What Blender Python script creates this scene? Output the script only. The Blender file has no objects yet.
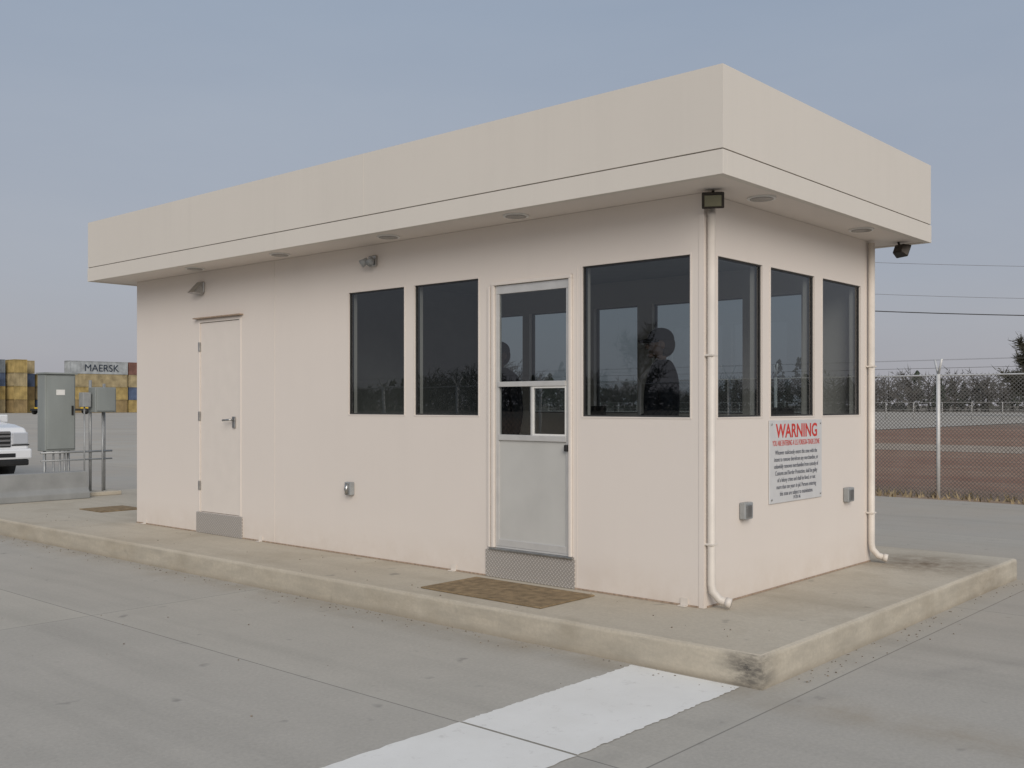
import bpy, bmesh, math, random
from mathutils import Vector, Matrix
random.seed(7)
S=bpy.context.scene
col=S.collection
S.view_settings.view_transform='Standard'
S.view_settings.look='None'; S.view_settings.exposure=0

# ---------------------------------------------------------------- helpers
def N(nt,t,**k):
    n=nt.nodes.new(t)
    for a,b in k.items(): setattr(n,a,b)
    return n
def newmat(name):
    m=bpy.data.materials.new(name); m.use_nodes=True
    nt=m.node_tree; b=nt.nodes['Principled BSDF']
    return m,nt,b
def simple(name,c,rough=.6,metal=0,var=.12,scale=6,bump=.0,bscale=60,spec=.4,streak=None):
    m,nt,b=newmat(name); L=nt.links
    g=N(nt,'ShaderNodeNewGeometry')
    vec=g.outputs['Position']
    if streak:
        mp=N(nt,'ShaderNodeMapping'); mp.inputs['Scale'].default_value=streak
        L.new(vec,mp.inputs['Vector']); vec=mp.outputs[0]
    n=N(nt,'ShaderNodeTexNoise'); n.inputs['Scale'].default_value=scale; n.inputs['Detail'].default_value=6
    L.new(vec,n.inputs['Vector'])
    r=N(nt,'ShaderNodeValToRGB')
    r.color_ramp.elements[0].position=.3; r.color_ramp.elements[1].position=.7
    r.color_ramp.elements[0].color=tuple(x*(1-var) for x in c)+(1,)
    r.color_ramp.elements[1].color=tuple(min(1,x*(1+var)) for x in c)+(1,)
    L.new(n.outputs[0],r.inputs[0]); L.new(r.outputs[0],b.inputs['Base Color'])
    b.inputs['Roughness'].default_value=rough; b.inputs['Metallic'].default_value=metal
    b.inputs['Specular IOR Level'].default_value=spec
    if bump:
        n2=N(nt,'ShaderNodeTexNoise'); n2.inputs['Scale'].default_value=bscale; n2.inputs['Detail'].default_value=5
        L.new(g.outputs['Position'],n2.inputs['Vector'])
        bp=N(nt,'ShaderNodeBump'); bp.inputs['Strength'].default_value=bump; bp.inputs['Distance'].default_value=.01
        L.new(n2.outputs[0],bp.inputs['Height']); L.new(bp.outputs[0],b.inputs['Normal'])
    return m
def math_(nt,op,a,b=None,clamp=False):
    n=N(nt,'ShaderNodeMath',operation=op); n.use_clamp=clamp
    for i,v in enumerate((a,b)):
        if v is None: continue
        if isinstance(v,(int,float)): n.inputs[i].default_value=v
        else: nt.links.new(v,n.inputs[i])
    return n.outputs[0]
def mixc(nt,f,a,b,mode='MIX'):
    n=N(nt,'ShaderNodeMix',data_type='RGBA',blend_type=mode)
    for i,v in ((0,f),(6,a),(7,b)):
        if isinstance(v,(int,float)): n.inputs[i].default_value=v
        elif isinstance(v,tuple): n.inputs[i].default_value=v if len(v)==4 else v+(1,)
        else: nt.links.new(v,n.inputs[i])
    return n.outputs[2]
def noise(nt,vec,scale,detail=5,rough=.55,mapscale=None):
    if mapscale:
        mp=N(nt,'ShaderNodeMapping'); mp.inputs['Scale'].default_value=mapscale
        nt.links.new(vec,mp.inputs['Vector']); vec=mp.outputs[0]
    n=N(nt,'ShaderNodeTexNoise'); n.inputs['Scale'].default_value=scale
    n.inputs['Detail'].default_value=detail; n.inputs['Roughness'].default_value=rough
    nt.links.new(vec,n.inputs['Vector']); return n.outputs[0]
def ramp(nt,v,p0,p1,c0=(0,0,0,1),c1=(1,1,1,1)):
    r=N(nt,'ShaderNodeValToRGB'); e=r.color_ramp.elements
    e[0].position=p0;e[1].position=p1;e[0].color=c0;e[1].color=c1
    nt.links.new(v,r.inputs[0]); return r.outputs[0]

def empty(name,loc=(0,0,0),rz=0):
    o=bpy.data.objects.new(name,None); o.empty_display_size=.2
    o.location=loc; o.rotation_euler=(0,0,rz); col.objects.link(o); return o
def mkobj(name,me,mat=None,parent=None,bevel=0,smooth=False,seg=2):
    o=bpy.data.objects.new(name,me); col.objects.link(o)
    if mat: 
        if isinstance(mat,(list,tuple)):
            for m in mat: me.materials.append(m)
        elif not me.materials: me.materials.append(mat)
    if parent: o.parent=parent
    if bevel:
        b=o.modifiers.new('b','BEVEL'); b.width=bevel; b.segments=seg; b.limit_method='ANGLE'
    if smooth:
        for p in me.polygons: p.use_smooth=True
    return o
def pydata(name,v,f,mat=None,parent=None,**k):
    me=bpy.data.meshes.new(name); me.from_pydata(v,[],f); me.update()
    return mkobj(name,me,mat,parent,**k)
BF=[(0,3,2,1),(4,5,6,7),(0,1,5,4),(1,2,6,5),(2,3,7,6),(3,0,4,7)]
def boxv(lo,hi):
    a,b,c=lo;d,e,f=hi
    return [(a,b,c),(d,b,c),(d,e,c),(a,e,c),(a,b,f),(d,b,f),(d,e,f),(a,e,f)]
def box(name,lo,hi,mat,parent=None,bevel=0,**k):
    return pydata(name,boxv(lo,hi),BF,mat,parent,bevel=bevel,**k)
def boxes(name,lst,mat,parent=None,bevel=0):
    v=[];f=[]
    for lo,hi in lst:
        n=len(v); v+=boxv(lo,hi); f+=[tuple(i+n for i in q) for q in BF]
    return pydata(name,v,f,mat,parent,bevel=bevel)
def tubev(pts,r,n=8,caps=True):
    pts=[Vector(p) for p in pts]; V=[];Fc=[]
    up=None
    for i,p in enumerate(pts):
        if i==0: t=pts[1]-p
        elif i==len(pts)-1: t=p-pts[i-1]
        else: t=(pts[i+1]-p).normalized()+(p-pts[i-1]).normalized()
        t.normalize()
        if up is None: up=t.orthogonal().normalized()
        a=(up-t*up.dot(t)).normalized(); up=a; b=t.cross(a)
        rr=r[i] if isinstance(r,(list,tuple)) else r
        for k in range(n):
            an=2*math.pi*k/n; V.append(tuple(p+a*math.cos(an)*rr+b*math.sin(an)*rr))
    for i in range(len(pts)-1):
        for k in range(n):
            k2=(k+1)%n; Fc.append((i*n+k,i*n+k2,(i+1)*n+k2,(i+1)*n+k))
    if caps:
        Fc.append(tuple(range(n))[::-1]); m=(len(pts)-1)*n; Fc.append(tuple(range(m,m+n)))
    return V,Fc
def tube(name,pts,r,mat,parent=None,n=8,smooth=True):
    v,f=tubev(pts,r,n); return pydata(name,v,f,mat,parent,smooth=smooth)
def tubes(name,lst,mat,parent=None,n=6):
    V=[];Fc=[]
    for pts,r in lst:
        v,f=tubev(pts,r,n); m=len(V); V+=v; Fc+=[tuple(i+m for i in q) for q in f]
    return pydata(name,V,Fc,mat,parent,smooth=True)

# ---------------------------------------------------------------- materials
def concrete(name,c,tan,joints=False,dark=.85,stain=None):
    m,nt,b=newmat(name); L=nt.links
    P=N(nt,'ShaderNodeNewGeometry').outputs['Position']
    big=noise(nt,P,.35,4,.6)
    mid=noise(nt,P,2.2,6,.65)
    fine=noise(nt,P,45,4,.7)
    strk=noise(nt,P,1.0,5,.6,(2.2,.16,1))
    cc=mixc(nt,ramp(nt,big,.35,.68),c,tan)
    cc=mixc(nt,math_(nt,'MULTIPLY',ramp(nt,mid,.42,.75),.35),cc,tuple(x*dark for x in c))
    cc=mixc(nt,math_(nt,'MULTIPLY',ramp(nt,strk,.50,.72),.45),cc,tuple(x*dark*.88 for x in c))
    f2=mixc(nt,ramp(nt,fine,.25,.8),(.88,.88,.88),(1.10,1.10,1.10))
    cc=mixc(nt,1.0,cc,f2,'MULTIPLY')
    sp=noise(nt,P,5.5,2,.5)
    cc=mixc(nt,math_(nt,'MULTIPLY',ramp(nt,sp,.69,.77),.40),cc,(.12,.12,.115))
    if joints:
        s=N(nt,'ShaderNodeSeparateXYZ'); L.new(P,s.inputs[0])
        for ax,off,per in ((0,2.42,4.6),(1,1.12,4.9)):
            v=math_(nt,'DIVIDE',math_(nt,'ADD',s.outputs[ax],off+per*100.5),per)
            v=math_(nt,'ABSOLUTE',math_(nt,'SUBTRACT',math_(nt,'FRACT',v),.5))
            d=math_(nt,'MULTIPLY',v,per)
            line=math_(nt,'LESS_THAN',d,.005)
            soft=math_(nt,'SUBTRACT',1,math_(nt,'MULTIPLY',d,9),True)
            cc=mixc(nt,math_(nt,'MULTIPLY',soft,.35),cc,(.46,.44,.39))
            cc=mixc(nt,math_(nt,'MULTIPLY',line,.60),cc,(.13,.125,.115))
        fx=math_(nt,'FLOOR',math_(nt,'DIVIDE',math_(nt,'ADD',s.outputs[0],2.42),4.6))
        fy=math_(nt,'FLOOR',math_(nt,'DIVIDE',math_(nt,'ADD',s.outputs[1],1.12),4.9))
        cx=N(nt,'ShaderNodeCombineXYZ'); L.new(fx,cx.inputs[0]); L.new(fy,cx.inputs[1])
        w=N(nt,'ShaderNodeTexWhiteNoise'); L.new(cx.outputs[0],w.inputs[0])
        cc=mixc(nt,1.0,cc,mixc(nt,w.outputs[0],(.94,.94,.95),(1.05,1.045,1.03)),'MULTIPLY')
        # tan soil washed along the island kerb
        kx=math_(nt,'ABSOLUTE',math_(nt,'ADD',s.outputs[0],1.0))
        kd=math_(nt,'SUBTRACT',1,math_(nt,'MULTIPLY',kx,3.2),True)
        cc=mixc(nt,math_(nt,'MULTIPLY',math_(nt,'MULTIPLY',kd,ramp(nt,mid,.35,.65)),.45),cc,(.34,.28,.20))
        # pale drying marks and dirt film on the right hand side
        rt=math_(nt,'MULTIPLY',math_(nt,'ADD',s.outputs[0],.5),.25,True)
        cc=mixc(nt,math_(nt,'MULTIPLY',math_(nt,'MULTIPLY',rt,ramp(nt,big,.35,.6)),.35),cc,(.40,.335,.255))
        br=noise(nt,P,1.3,4,.6)
        for (ax_,ay_,R_,st_) in ((-9.5,4.5,4.6,.20),(-9.5,4.5,6.1,.16),(-3.0,-9.0,8.1,.12),(-11.5,7.0,8.6,.17)):
            v=N(nt,'ShaderNodeVectorMath',operation='DISTANCE'); L.new(P,v.inputs[0]); v.inputs[1].default_value=(ax_,ay_,0)
            d=math_(nt,'ABSOLUTE',math_(nt,'SUBTRACT',v.outputs['Value'],R_))
            d=math_(nt,'SUBTRACT',1,math_(nt,'MULTIPLY',d,9),True)
            cc=mixc(nt,math_(nt,'MULTIPLY',math_(nt,'MULTIPLY',d,ramp(nt,br,.42,.62)),st_*1.6),cc,(.15,.15,.15))
    if stain: cc=stain(nt,P,cc)
    L.new(cc,b.inputs['Base Color'])
    b.inputs['Roughness'].default_value=.88; b.inputs['Specular IOR Level'].default_value=.2
    bp=N(nt,'ShaderNodeBump'); bp.inputs['Strength'].default_value=.3; bp.inputs['Distance'].default_value=.005
    L.new(math_(nt,'ADD',fine,mid),bp.inputs['Height']); L.new(bp.outputs[0],b.inputs['Normal'])
    return m
M_lot=concrete('lot_concrete',(.435,.415,.37),(.47,.445,.395),True)
def islandstain(nt,P,cc):
    s=N(nt,'ShaderNodeSeparateXYZ'); nt.links.new(P,s.inputs[0])
    side=math_(nt,'LESS_THAN',s.outputs[2],.172)
    n=noise(nt,P,3,5,.6,(1,1,4)); n2=noise(nt,P,6,6,.7,(1,1,3))
    cc=mixc(nt,math_(nt,'MULTIPLY',side,ramp(nt,n,.35,.85)),cc,(.35,.32,.265))
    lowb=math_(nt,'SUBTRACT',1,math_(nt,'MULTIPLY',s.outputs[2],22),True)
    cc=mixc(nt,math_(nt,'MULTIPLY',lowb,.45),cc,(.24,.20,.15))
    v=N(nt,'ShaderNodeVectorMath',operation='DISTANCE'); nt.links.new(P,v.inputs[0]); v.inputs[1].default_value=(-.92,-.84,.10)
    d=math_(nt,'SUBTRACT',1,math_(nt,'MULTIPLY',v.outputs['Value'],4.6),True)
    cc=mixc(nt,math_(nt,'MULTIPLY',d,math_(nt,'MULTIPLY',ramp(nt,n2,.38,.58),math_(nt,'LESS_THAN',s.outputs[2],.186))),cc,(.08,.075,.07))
    v=N(nt,'ShaderNodeVectorMath',operation='DISTANCE'); nt.links.new(P,v.inputs[0]); v.inputs[1].default_value=(3.0,-.40,.19)
    d=math_(nt,'SUBTRACT',1,math_(nt,'MULTIPLY',v.outputs['Value'],1.3),True)
    d=math_(nt,'MULTIPLY',d,ramp(nt,n2,.25,.6))
    cc=mixc(nt,math_(nt,'MULTIPLY',d,.95),cc,(.17,.125,.08))
    w=noise(nt,P,1.6,5,.6)
    return mixc(nt,math_(nt,'MULTIPLY',ramp(nt,w,.52,.66),.28),cc,(.33,.28,.205))
M_isl=concrete('island_concrete',(.50,.445,.355),(.54,.495,.41),False,.86,islandstain)

def wallpaint(name,c,streak=.05,low_=True):
    m,nt,b=newmat(name); L=nt.links
    P=N(nt,'ShaderNodeNewGeometry').outputs['Position']
    a=noise(nt,P,.8,4,.6); st=noise(nt,P,2.1,6,.7,(2.5,2.5,.10)); fi=noise(nt,P,220,3,.6); pt=noise(nt,P,1.1,4,.6)
    cc=mixc(nt,ramp(nt,a,.3,.7),tuple(x*.975 for x in c),c)
    cc=mixc(nt,math_(nt,'MULTIPLY',math_(nt,'MULTIPLY',ramp(nt,st,.45,.75),ramp(nt,pt,.35,.65)),streak*1.5),cc,tuple(x*.72 for x in c))
    if low_:
        s=N(nt,'ShaderNodeSeparateXYZ'); L.new(P,s.inputs[0])
        low=math_(nt,'SUBTRACT',1,math_(nt,'MULTIPLY',math_(nt,'SUBTRACT',s.outputs[2],.19),3.3),True)
        sm=noise(nt,P,4,5,.7)
        cc=mixc(nt,math_(nt,'MULTIPLY',math_(nt,'MULTIPLY',low,ramp(nt,sm,.3,.75)),.38),cc,(.50,.40,.30))
    L.new(cc,b.inputs['Base Color']); b.inputs['Roughness'].default_value=.55
    b.inputs['Specular IOR Level'].default_value=.3
    bp=N(nt,'ShaderNodeBump'); bp.inputs['Strength'].default_value=.12; bp.inputs['Distance'].default_value=.002
    L.new(fi,bp.inputs['Height']); L.new(bp.outputs[0],b.inputs['Normal'])
    return m
M_wall=wallpaint('wall_paint',(.745,.68,.62))
M_fas=wallpaint('fascia_paint',(.68,.635,.57),.11,False)
M_doorp=simple('door_paint',(.73,.67,.61),.4,var=.02,bump=.05)
M_frost=simple('door_grey_panel',(.50,.495,.47),.25,var=.06,scale=2.5)
M_white=simple('white_alu',(.74,.73,.70),.4,var=.05,scale=9)
M_alu=simple('clear_alu',(.60,.59,.57),.35,.3,var=.06,scale=9)
M_pvc=simple('downspout_paint',(.69,.635,.57),.45,var=.08,scale=5)
M_dark=simple('dark_gasket',(.04,.04,.04),.5,var=.2)
M_shadow=simple('reveal_shade',(.30,.27,.24),.8,var=.2)  # darkened fascia tone, paints the shade inside the reveal
M_metal=simple('brushed_metal',(.45,.45,.44),.35,1,var=.15,scale=20)
M_greybox=simple('grey_box',(.30,.31,.31),.5,var=.1,scale=12)
M_elec=simple('electrical_grey',(.25,.27,.26),.5,var=.12,scale=3,streak=(1,1,.3))
M_bronze=simple('bronze_fixture',(.05,.042,.035),.4,.6,var=.2)
M_black=simple('black_plastic',(.02,.02,.02),.4,var=.2)
M_mat=simple('coir_mat',(.27,.195,.11),.95,var=.3,scale=14,bump=.9,bscale=160)
M_galv=simple('galvanised',(.36,.37,.37),.5,.5,var=.15,scale=8)
M_int=simple('interior_wall',(.42,.41,.38),.8,var=.05)
M_floor=simple('interior_floor',(.12,.11,.10),.6,var=.2)
M_rust=simple('rust_trim',(.36,.27,.20),.7,var=.3,scale=30)
def lens_mat(nm,c):
    m,nt,b=newmat(nm); b.inputs['Base Color'].default_value=c+(1,)
    b.inputs['Roughness'].default_value=.12; return m
M_lens=lens_mat('lamp_lens',(.20,.19,.12)); M_softl=lens_mat('soffit_lens',(.30,.29,.27))
def diamond():
    m,nt,b=newmat('diamond_plate'); L=nt.links
    P=N(nt,'ShaderNodeNewGeometry').outputs['Position']
    s=N(nt,'ShaderNodeSeparateXYZ'); L.new(P,s.inputs[0])
    u=math_(nt,'MULTIPLY',math_(nt,'ADD',s.outputs[1],s.outputs[2]),30)
    w=math_(nt,'MULTIPLY',math_(nt,'SUBTRACT',s.outputs[1],s.outputs[2]),30)
    fu=math_(nt,'ABSOLUTE',math_(nt,'SUBTRACT',math_(nt,'FRACT',u),.5))
    fw=math_(nt,'ABSOLUTE',math_(nt,'SUBTRACT',math_(nt,'FRACT',w),.5))
    par=math_(nt,'MODULO',math_(nt,'ABSOLUTE',math_(nt,'ADD',math_(nt,'FLOOR',u),math_(nt,'FLOOR',w))),2)
    a=math_(nt,'MULTIPLY',math_(nt,'LESS_THAN',fu,.15),math_(nt,'LESS_THAN',fw,.42))
    c=math_(nt,'MULTIPLY',math_(nt,'LESS_THAN',fw,.15),math_(nt,'LESS_THAN',fu,.42))
    h=math_(nt,'ADD',math_(nt,'MULTIPLY',a,par),math_(nt,'MULTIPLY',c,math_(nt,'SUBTRACT',1,par)))
    L.new(mixc(nt,h,(.40,.37,.34),(.66,.63,.59)),b.inputs['Base Color'])
    b.inputs['Metallic'].default_value=.35; b.inputs['Roughness'].default_value=.45
    bp=N(nt,'ShaderNodeBump'); bp.inputs['Strength'].default_value=.8; bp.inputs['Distance'].default_value=.004
    L.new(h,bp.inputs['Height']); L.new(bp.outputs[0],b.inputs['Normal'])
    return m
M_diam=diamond()
def glass(name,tint,base=.06):
    m=bpy.data.materials.new(name); m.use_nodes=True; nt=m.node_tree; L=nt.links
    nt.nodes.remove(nt.nodes['Principled BSDF'])
    g=N(nt,'ShaderNodeNewGeometry')
    d=N(nt,'ShaderNodeVectorMath',operation='DOT_PRODUCT')
    L.new(g.outputs['Normal'],d.inputs[0]); L.new(g.outputs['Incoming'],d.inputs[1])
    c=math_(nt,'ABSOLUTE',d.outputs['Value'])
    f=math_(nt,'POWER',math_(nt,'SUBTRACT',1,c,True),5)
    f=math_(nt,'ADD',math_(nt,'MULTIPLY',f,1-base),base,True)
    t=N(nt,'ShaderNodeBsdfTransparent'); t.inputs[0].default_value=tint+(1,)
    gl=N(nt,'ShaderNodeBsdfGlossy'); gl.inputs['Roughness'].default_value=.0; gl.inputs[0].default_value=(.95,.97,1,1)
    # very slight waviness of real panes
    P=g.outputs['Position']; wv=noise(nt,P,1.5,2,.5)
    bp=N(nt,'ShaderNodeBump'); bp.inputs['Strength'].default_value=.06; bp.inputs['Distance'].default_value=.01
    L.new(wv,bp.inputs['Height']); L.new(bp.outputs[0],gl.inputs['Normal'])
    mx=N(nt,'ShaderNodeMixShader'); L.new(f,mx.inputs[0]); L.new(t.outputs[0],mx.inputs[1]); L.new(gl.outputs[0],mx.inputs[2])
    L.new(mx.outputs[0],nt.nodes['Material Output'].inputs[0]); return m
M_glass=glass('tinted_glass',(.48,.52,.53),.075)
M_glass_d=glass('door_glass',(.54,.58,.59),.085)

# ---------------------------------------------------------------- camera / light / sky
cam=bpy.data.cameras.new('camera'); co=bpy.data.objects.new('camera',cam); col.objects.link(co)
cam.lens=36*1019/1024; cam.sensor_width=36; cam.shift_y=21/1024
cam.clip_start=.05; cam.clip_end=5000
co.location=(-6.02,-3.61,1.57); co.rotation_euler=(math.radians(90),0,math.radians(-48.4))
S.camera=co
sun_az=Vector((-0.64,-0.77,0)).normalized(); el=math.radians(26)
sd=Vector((sun_az.x*math.cos(el),sun_az.y*math.cos(el),math.sin(el)))
sl=bpy.data.lights.new('sun','SUN'); sl.energy=2.1; sl.angle=math.radians(36); sl.color=(1,.93,.85)
so=bpy.data.objects.new('sun',sl); col.objects.link(so); so.rotation_euler=sd.to_track_quat('Z','Y').to_euler(); so.location=(-20,-20,20)
W=bpy.data.worlds.new('World'); S.world=W; W.use_nodes=True; nt=W.node_tree; L=nt.links
bg=nt.nodes['Background']; bg.inputs['Strength'].default_value=.08
sky=N(nt,'ShaderNodeTexSky',sky_type='NISHITA'); sky.sun_disc=False; sky.sun_elevation=el
sky.sun_rotation=math.atan2(sd.x,sd.y); sky.dust_density=3; sky.air_density=1.2
L.new(sky.outputs[0],bg.inputs[0])
tc=N(nt,'ShaderNodeTexCoord'); sx=N(nt,'ShaderNodeSeparateXYZ'); L.new(tc.outputs['Generated'],sx.inputs[0])
r=N(nt,'ShaderNodeValToRGB'); e=r.color_ramp.elements
e[0].position=.0; e[0].color=(.405,.40,.435,1); e[1].position=1; e[1].color=(.42,.46,.54,1)
x=e.new(.12); x.color=(.385,.41,.475,1); x=e.new(.36); x.color=(.335,.395,.49,1)
L.new(sx.outputs[2],r.inputs[0])
cl=noise(nt,tc.outputs['Generated'],1.6,6,.55,(1,1,4.0))
cl2=mixc(nt,ramp(nt,cl,.32,.72),(.95,.958,.975),(1.07,1.055,1.035))
hz=mixc(nt,1.0,r.outputs[0],cl2,'MULTIPLY')
bg2=N(nt,'ShaderNodeBackground'); bg2.inputs[1].default_value=1.0; L.new(hz,bg2.inputs[0])
mx=N(nt,'ShaderNodeMixShader'); mx.inputs[0].default_value=.88
L.new(bg.outputs[0],mx.inputs[1]); L.new(bg2.outputs[0],mx.inputs[2]); L.new(mx.outputs[0],nt.nodes['World Output'].inputs[0])

# ---------------------------------------------------------------- ground
def dirtmat():
    m,nt,b=newmat('red_clay'); L=nt.links
    P=N(nt,'ShaderNodeNewGeometry').outputs['Position']
    s=N(nt,'ShaderNodeSeparateXYZ'); L.new(P,s.inputs[0])
    a=noise(nt,P,.12,6,.65,(1.6,.35,1)); f=noise(nt,P,2.5,6,.7); g=noise(nt,P,.03,4,.5,(1.5,.3,1)); h=noise(nt,P,.9,6,.7,(1,.5,1))
    cc=mixc(nt,ramp(nt,a,.38,.62),(.26,.14,.10),(.35,.23,.165))
    cc=mixc(nt,math_(nt,'MULTIPLY',ramp(nt,f,.4,.8),.5),cc,(.21,.135,.10))
    cc=mixc(nt,math_(nt,'MULTIPLY',ramp(nt,h,.50,.62),.5),cc,(.35,.27,.20))
    near=math_(nt,'SUBTRACT',1,math_(nt,'MULTIPLY',math_(nt,'SUBTRACT',s.outputs[0],12.3),.5),True)
    cc=mixc(nt,math_(nt,'MULTIPLY',near,.75),cc,(.34,.27,.20))
    far=math_(nt,'MULTIPLY',math_(nt,'SUBTRACT',math_(nt,'ABSOLUTE',s.outputs[0]),62),.03,True)
    cc=mixc(nt,far,cc,mixc(nt,ramp(nt,g,.4,.6),(.19,.18,.15),(.25,.21,.17)))
    L.new(cc,b.inputs['Base Color']); b.inputs['Roughness'].default_value=.95; b.inputs['Specular IOR Level'].default_value=.1
    bp=N(nt,'ShaderNodeBump'); bp.inputs['Strength'].default_value=.6; bp.inputs['Distance'].default_value=.05
    L.new(f,bp.inputs['Height']); L.new(bp.outputs[0],b.inputs['Normal']); return m
M_dirt=dirtmat()
def sheet(name,x0,y0,x1,y1,z,mat,parent=None):
    return pydata(name,[(x0,y0,z),(x1,y0,z),(x1,y1,z),(x0,y1,z)],[(0,1,2,3)],mat,parent)
sheet('ground',-2500,-2500,2500,2500,-.03,M_dirt)
pydata('concrete_lot',[(-13,-60,0),(11.3,-60,0),(11.3,22,0),(220,22,0),(220,270,0),(-13,270,0)],[(0,1,2,3,4,5)],M_lot)
M_gravel=simple('tan_road_dirt',(.38,.31,.24),.95,var=.15,scale=1.5)
sheet('dirt_road',30,-200,36,20,-.024,M_gravel)
# dead grass tufts along the fence foot
M_grass=simple('dead_grass_mat',(.30,.24,.15),.95,var=.4,scale=5,spec=.1)
V=[];Fc=[]; rg=random.Random(5)
for i in range(2600):
    x=rg.gauss(12.0,.28); y=rg.uniform(-20,18); h=rg.uniform(.04,.17); a=rg.uniform(0,3.14); w=rg.uniform(.01,.03)
    m=len(V); V+=[(x-w*math.cos(a),y-w*math.sin(a),-.03),(x+w*math.cos(a),y+w*math.sin(a),-.03),(x+rg.uniform(-.06,.06),y+rg.uniform(-.06,.06),h-.03)]; Fc.append((m,m+1,m+2))
pydata('dead_grass',V,Fc,M_grass)
def barpaint():
    m,nt,b=newmat('road_paint'); L=nt.links
    P=N(nt,'ShaderNodeNewGeometry').outputs['Position']
    n=noise(nt,P,9,7,.75); f=noise(nt,P,70,4,.8); g=noise(nt,P,1.4,4,.6)
    c=mixc(nt,ramp(nt,g,.35,.7),(.82,.815,.78),(.74,.73,.69))
    wear=math_(nt,'MULTIPLY',ramp(nt,n,.58,.70),.5)
    c=mixc(nt,wear,c,(.52,.50,.46))
    c=mixc(nt,math_(nt,'MULTIPLY',ramp(nt,f,.60,.74),.35),c,(.48,.475,.45))
    L.new(c,b.inputs['Base Color']); b.inputs['Roughness'].default_value=.75
    bp=N(nt,'ShaderNodeBump'); bp.inputs['Strength'].default_value=.3; bp.inputs['Distance'].default_value=.003
    L.new(f,bp.inputs['Height']); L.new(bp.outputs[0],b.inputs['Normal']); return m
M_bar=barpaint()
def barstrip(name,xa,xb,par):
    vs=[];fs=[]; n=80
    for i in range(n+1):
        x=xa+(xb-xa)*i/n
        vs+=[(x,-.80+random.uniform(-.007,.007),.004),(x,-.07+random.uniform(-.007,.007),.004)]
    for i in range(n): fs.append((2*i,2*i+1,2*i+3,2*i+2))
    return pydata(name,vs,fs,M_bar,par)
pb=empty('painted_stop_bar')
barstrip('paint_panel_1',-2.412,-.945,pb); barstrip('paint_panel_2',-6.6,-2.428,pb)
# small grit and pebbles collected along the kerb and on the slab
bm=bmesh.new(); rg=random.Random(11)
for i in range(420):
    t=rg.random()
    if t<.55: px,py,pz=-.93-abs(rg.gauss(0,.10)),rg.uniform(-.9,11),0.0
    elif t<.75: px,py,pz=rg.uniform(-.9,3.7),-.93-abs(rg.gauss(0,.10)),0.0
    elif t<.9: px,py,pz=rg.uniform(-.85,-.05),rg.uniform(-.8,11),.19
    else: px,py,pz=rg.uniform(-4,-1),rg.uniform(-3,9),0.0
    s=rg.uniform(.002,.0075)
    mt=Matrix.Translation((px,py,pz+s*.5))@Matrix.Rotation(rg.uniform(0,6),4,'Z')@Matrix.Diagonal((s,s*rg.uniform(.6,1),s*.7,1))
    bmesh.ops.create_icosphere(bm,subdivisions=1,radius=1,matrix=mt)
me=bpy.data.meshes.new('pebbles'); bm.to_mesh(me); bm.free(); mkobj('pebbles',me,simple('pebble_stone',(.22,.19,.15),.9,var=.4,scale=40))

# island
bm=bmesh.new()
X0,Y0,X1,Y1=-.92,-.92,3.85,12.2
loop=[]
def seg(a,b,n):
    for i in range(n): loop.append((a[0]+(b[0]-a[0])*i/n,a[1]+(b[1]-a[1])*i/n))
seg((X0,Y0),(X1,Y0),24); seg((X1,Y0),(X1,Y1),20); seg((X1,Y1),(X0,Y1),10); seg((X0,Y1),(X0,Y0),60)
rr=random.Random(2)
lv=[]
jit=[rr.uniform(-.004,.004) for _ in loop]
for (ins,z) in ((0,-.02),(-.004,.06),(.001,.165),(.006,.181),(.022,.19)):
    row=[]
    for (x,y),j in zip(loop,jit):
        ex=min(max(x,X0+ins),X1-ins); ey=min(max(y,Y0+ins),Y1-ins)
        jj=j if 0<z<.185 else 0
        if abs(x-X0)<1e-6: ex+=jj
        elif abs(y-Y0)<1e-6: ey+=jj
        row.append(bm.verts.new((ex,ey,z)))
    lv.append(row)
n=len(loop)
for a,b in zip(lv,lv[1:]):
    for i in range(n): bm.faces.new([a[i],a[(i+1)%n],b[(i+1)%n],b[i]])
bm.faces.new(lv[-1]); bmesh.ops.recalc_face_normals(bm,faces=bm.faces)
me=bpy.data.meshes.new('concrete_island'); bm.to_mesh(me); bm.free(); mkobj('concrete_island',me,M_isl)

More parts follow.
